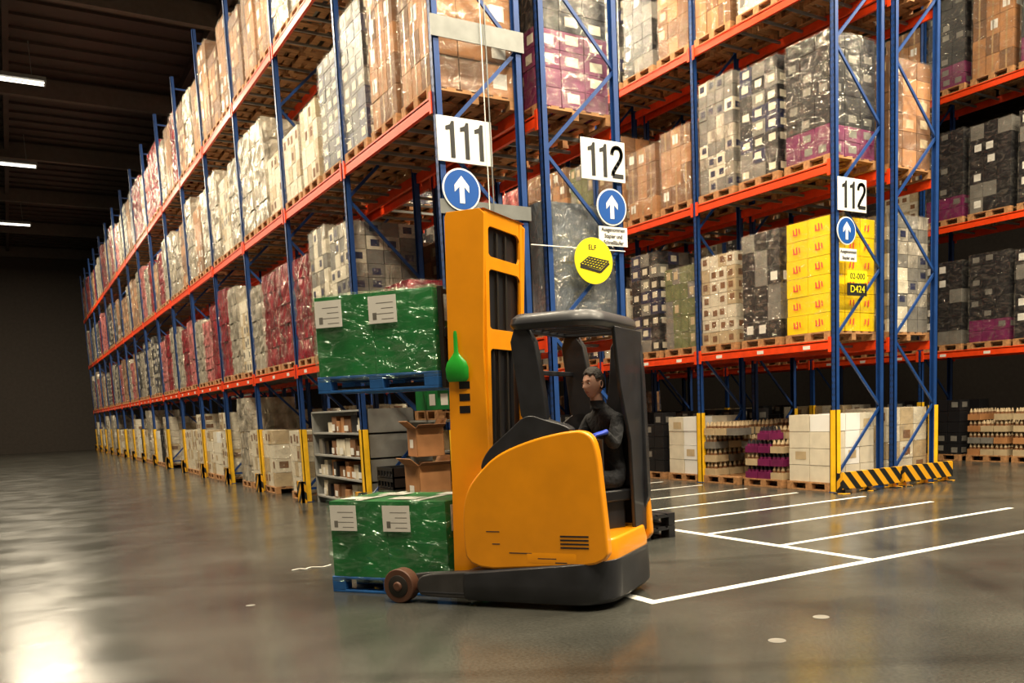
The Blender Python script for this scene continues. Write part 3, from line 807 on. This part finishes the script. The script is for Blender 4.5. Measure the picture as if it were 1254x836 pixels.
# ---------------------------------------------------------------- driver
D = empty('truck_driver'); D.parent = T
def skin_obj(name, J, E, mat_, parent, lv=2, root=0):
    me = bpy.data.meshes.new(name); me.from_pydata([j[0] for j in J], E, [])
    o = bpy.data.objects.new(name, me); COL.objects.link(o); o.parent = parent
    me.materials.append(MATS[mat_])
    mod = o.modifiers.new('skin', 'SKIN'); mod.use_smooth_shade = True; mod.branch_smoothing = .6
    if not me.skin_vertices: me.skin_vertices.new(name='')
    sv = me.skin_vertices[0].data
    for i, j in enumerate(J):
        r = j[1]; sv[i].radius = (r, r) if not isinstance(r, tuple) else r; sv[i].use_root = (i == root)
    sb = o.modifiers.new('sub', 'SUBSURF'); sb.levels = lv; sb.render_levels = lv
    return o
def L(base, fwd=0, left=0, up=0): return tuple(Vector(base)+fd*fwd+ld*left+Vector((0,0,up)))
pv = PV
chest = L(pv, .03, 0, .38); uch = L(pv, .06, 0, .50); nk = L(pv, .11, 0, .60); nk2 = L(pv, .13, 0, .65)
wl = Vector((-1.745,-.425,1.380))
J = [(L(pv,0,0,0), (.16,.13)), (L(pv,.01,0,.17), (.155,.125)), (chest, (.18,.13)), (uch, (.13,.10)), (nk, .065), (nk2, .056),
     (L(pv,.06,-.19,.49), .078), (L(pv,.16,-.26,.24), .058), (L(pv,.36,-.17,.31), .036),
     (L(pv,.06,.19,.49), .078), (L(pv,.15,.25,.26), .058), (tuple(wl), .036)]
J += [(L(pv,.02,-.1,-.04), .10), (L(pv,.40,-.12,.0), .075), (L(pv,.44,-.12,-.36), .05), (L(pv,.50,-.12,-.39), .04),
      (L(pv,.02,.1,-.04), .10), (L(pv,.38,.12,.0), .075), (L(pv,.40,.12,-.36), .05), (L(pv,.46,.12,-.39), .04)]
E = [(0,1),(1,2),(2,3),(3,4),(4,5),(3,6),(6,7),(7,8),(3,9),(9,10),(10,11),(0,12),(12,13),(13,14),(14,15),(0,16),(16,17),(17,18),(18,19)]
skin_obj('clothed_body', J, E, 'jacket', D)
def hand(w, dv, nv, mt, name, curl=.9, side=1):
    w = Vector(w); dv = Vector(dv).normalized(); nv = Vector(nv); nv = (nv-dv*nv.dot(dv)).normalized(); sv = dv.cross(nv).normalized()*side
    m = MB(); rings = []
    for t, hw, hh in ((-.03,.026,.022),(0,.028,.019),(.03,.038,.017),(.065,.043,.015),(.092,.042,.012),(.098,.036,.006)):
        rings.append([w+dv*t+sv*(math.copysign(abs(math.cos(a))**.7, math.cos(a))*hw)+nv*(math.sin(a)*hh) for a in [2*math.pi*i/20 for i in range(20)]])
    m.loft(rings, mt)
    def finger(p, segs, r0, spread):
        d0 = (dv+sv*spread).normalized(); ang = 0; pts = [p-d0*.015, p]
        for ln, da in segs:
            ang += da; p = p+(d0*math.cos(ang)+nv*math.sin(ang))*ln; pts.append(p)
        k = 10; rings = []
        for i, q in enumerate(pts):
            a = pts[max(0,i-1)]; b = pts[min(len(pts)-1,i+1)]; t = (b-a).normalized(); u = t.cross(sv).normalized(); v = t.cross(u)
            r = r0*(1-.09*i)
            for off, rs in (([(0,1)] if i < len(pts)-1 else [(0,1),(r*.6,.75),(r*.9,.35)])):
                rings.append([q+t*off+(u*math.cos(2*math.pi*j/k)+v*math.sin(2*math.pi*j/k))*r*rs for j in range(k)])
        m.loft(rings, mt)
    for i, (off, ln, sp) in enumerate(((.031,.072,.10),(.0105,.080,.03),(-.0105,.075,-.03),(-.031,.060,-.10))):
        finger(w+dv*.09+sv*off, ((ln*.45,curl*.6),(ln*.31,curl*.9),(ln*.24,curl*.6)), .0105 if i < 3 else .009, sp)
    tp = w+dv*.025+sv*.030+nv*.006; td = (dv*.55+sv*.65+nv*.35).normalized(); pts = [tp-td*.01, tp+td*.035, tp+td*.035+(dv*.8+nv*.5+sv*.1).normalized()*.032, tp+td*.035+(dv*.8+nv*.5+sv*.1).normalized()*.032+(dv*.6+nv*.8-sv*.2).normalized()*.024]
    rings = []
    for i, q in enumerate(pts):
        a = pts[max(0,i-1)]; b = pts[min(3,i+1)]; t = (b-a).normalized(); u = t.cross(nv).normalized(); v = t.cross(u); r = (.015,.0125,.0115,.010)[i]
        for off, rs in ([(0,1)] if i < 3 else [(0,1),(r*.6,.75),(r*.9,.35)]):
            rings.append([q+t*off+(u*math.cos(2*math.pi*j/10)+v*math.sin(2*math.pi*j/10))*r*rs for j in range(10)])
    m.loft(rings, mt)
    return m.obj(name, D, smooth=True)
hand(wl+Vector((.008,.01,0)), (.125,.155,-.035), (0.1,.1,-1), 'glove', 'left_hand', curl=.95, side=-1)
hand(L(pv,.37,-.17,.31), fd*1+Vector((0,0,-.1)), (0,0,-1), 'glove', 'right_hand', curl=.95, side=1)
m = MB()
for l in (-.12,.12):
    c = Vector(L(pv, .50 if l < 0 else .46, l, -.43)); rings = []
    for (a, wd, hh) in ((-.11,.03,.05),(-.09,.042,.10),(0,.045,.09),(.08,.048,.06),(.14,.04,.045),(.165,.015,.03)):
        rings.append([c+fd*a+ld*(math.cos(2*math.pi*i/12)*wd)+Vector((0,0,-.0+max(-.005,math.sin(2*math.pi*i/12))*hh)) for i in range(12)])
    m.loft(rings, 'black_plastic')
m.obj('shoes', D, smooth=True)
hc = Vector(L(pv, .16, 0, .785))
hf = Vector((.45,.88,-.06)).normalized()
hs = Vector((0,0,1)).cross(hf).normalized(); hu = hf.cross(hs)
bm = bmesh.new(); bmesh.ops.create_uvsphere(bm, u_segments=64, v_segments=48, radius=1)
def g(x, c, w): return math.exp(-((x-c)/w)**2)
for v in bm.verts:
    x, y, z = v.co
    X = x*.077; Y = y*.097; Z = z*.122
    if z < 0: X *= 1-.20*(-z)**1.6
    if z < -.3 and y < 0: Y *= 1-.45*(-z-.3)
    if y > 0:
        Y *= 1-.05*abs(x)
        if z < 0: Y += .008*(-z)
        Y += .024*g(x,0,.15)*g(z,-.24,.13)+.012*g(x,0,.11)*g(z,-.02,.2)
        Y += .007*g(abs(x),.17,.08)*g(z,-.30,.08)
        Y -= .014*g(abs(x),.40,.18)*g(z,.04,.12)
        Y += .005*g(z,.22,.08)*g(abs(x),.35,.3)
        Y += .006*g(x,0,.26)*g(z,-.50,.055)+.005*g(x,0,.22)*g(z,-.61,.05)-.004*g(x,0,.25)*g(z,-.555,.02)
        Y += .010*g(x,0,.28)*g(z,-.86,.14)-.004*g(x,0,.3)*g(z,-.70,.06)
        Y += .004*g(abs(x),.62,.2)*g(z,-.15,.2)
    v.co = hc+hs*X+hf*Y+hu*Z
me = bpy.data.meshes.new('head')
for n_ in ('skin','lip','hair'): me.materials.append(MATS[n_])
for f in bm.faces:
    c = f.calc_center_median()-hc; X, Y, Z = c.dot(hs)/.077, c.dot(hf)/.097, c.dot(hu)/.122
    if Y > .6 and abs(X) < .28*(1-((Z+.555)/.11)**2) and -.65 < Z < -.46: f.material_index = 1
    f.smooth = True
bm.to_mesh(me); bm.free(); o = bpy.data.objects.new('head', me); COL.objects.link(o); o.parent = D
bm = bmesh.new(); bmesh.ops.create_uvsphere(bm, u_segments=48, v_segments=36, radius=1)
dele = []
for v in bm.verts:
    x, y, z = v.co
    keep = z > .52+.08*math.sin(x*9) or (y < .05 and z > -.42) or (y < .45 and z > .2)
    if not keep: dele.append(v)
    n_ = 1.07+.018*math.sin(x*23)*math.sin(y*19+z*11)
    sh = 1-(.30*(-z-.2) if z < -.2 else 0)
    v.co = hc+hs*(x*.078*n_*sh)+hf*(y*.098*n_*sh-.002)+hu*(z*.126*n_)
bmesh.ops.delete(bm, geom=dele, context='VERTS')
for f in bm.faces: f.smooth = True
me = bpy.data.meshes.new('hair'); bm.to_mesh(me); bm.free(); me.materials.append(MATS['hair'])
o = bpy.data.objects.new('hair', me); COL.objects.link(o); o.parent = D
sm = o.modifiers.new('s','SOLIDIFY'); sm.thickness = .006
m = MB()
for sd in (-1, 1):
    c = hc+hs*(sd*.031)+hf*.073+hu*.006
    rings = []
    for k in range(1, 12):
        t = math.pi*k/12; rings.append([c+hf*(math.cos(t)*.0125)+hs*(math.sin(t)*.0135*math.cos(2*math.pi*i/16))+hu*(math.sin(t)*.0085*math.sin(2*math.pi*i/16)) for i in range(16)])
    m.loft(rings, 'eye_white'); m.cyl(c+hf*.0105, c+hf*.0132, .0055,.0045,14,'hair')
    for q in range(4):
        a0 = -.016+q*.008; m.bar(c+hu*(.021+.004*math.sin((q)/4*3.1))+hs*(a0)+hf*(.016-abs(a0+.004)*.3), c+hu*(.021+.004*math.sin((q+1)/4*3.1))+hs*(a0+.009)+hf*(.016-abs(a0+.004)*.3), .005,.005,'hair')
    m.bar(c+hu*.0075-hs*.0125+hf*.011, c+hu*.0085+hs*.0125+hf*.011, .006,.004,'skin')
    e0 = hc+hs*(sd*.075)-hf*.008-hu*.008
    ring = [e0+hf*(math.cos(2*math.pi*i/18)*.016*(1+.2*math.sin(2*math.pi*i/18)))+hu*(math.sin(2*math.pi*i/18)*.031) for i in range(18)]
    m.loft([ring, [e0+(p-e0)*1.1+hs*sd*.010-hf*.004 for p in ring], [e0+(p-e0)*.95+hs*sd*.016-hf*.005 for p in ring], [e0+(p-e0)*.6+hs*sd*.011-hf*.002 for p in ring]], 'skin')
m.obj('face_details', D, smooth=True)
m = MB(); nb = Vector(L(pv,.115,0,.60)); ax = (Vector(nk2)-Vector(nk)).normalized()
rings = []
for t, r in ((-.03,.080),(.0,.068),(.03,.063),(.045,.064),(.042,.056),(.0,.050)):
    rings.append([nb+ax*t+(fd*math.cos(a)+ld*math.sin(a))*r for a in [2*math.pi*i/20 for i in range(20)]])
m.loft(rings, 'jacket'); m.obj('collar', D, smooth=True)
m = MB(); m.cyl(Vector(L(pv,.12,0,.60)), Vector(L(pv,.15,0,.73)), .053,.050,18,'skin'); m.obj('neck', D, smooth=True)

# ---------------------------------------------------------------- lights
def lamp(x, y, z=11.8, sx=3.0, sy=.5, p=500, col=(1.0,.85,.62)):
    e = empty('ceiling_light', (x, y, z))
    m = MB(); m.box(-sx/2-.05,-sy/2-.05,.03,sx/2+.05,sy/2+.05,.14,'galv')
    for q in (-.12,.12): m.cyl((-sx/2,q,.01),(sx/2,q,.01),.02,.02,8,'tube')
    m.bar((-sx/2+.3,0,.14),(-sx/2+.3,0,13-z),.02,.02,'galv'); m.bar((sx/2-.3,0,.14),(sx/2-.3,0,13-z),.02,.02,'galv')
    m.obj('fixture', e)
    l = bpy.data.lights.new('lamp','AREA'); l.shape = 'RECTANGLE'; l.size = sx; l.size_y = sy; l.energy = p; l.color = col
    o = bpy.data.objects.new('lamp', l); COL.objects.link(o); o.parent = e; o.location = (0,0,-.03)
PW = 1130
for y in (2, 9, 16, 24, 32, 42, 54): lamp(.4, y, p=PW*(.85 if y < 12 else 1.15))
for y in (1.5, 7): 
    for x in (5, 11, 17): lamp(x, y, p=PW*(.9 if y > 5 else 1.1))
for y in (13, 20, 28): lamp(9.36, y, p=PW*.8)
w = bpy.data.worlds.new('world'); scene.world = w; w.use_nodes = True
bg = w.node_tree.nodes['Background']; bg.inputs[0].default_value = (1.0,.88,.72,1); bg.inputs[1].default_value = .14
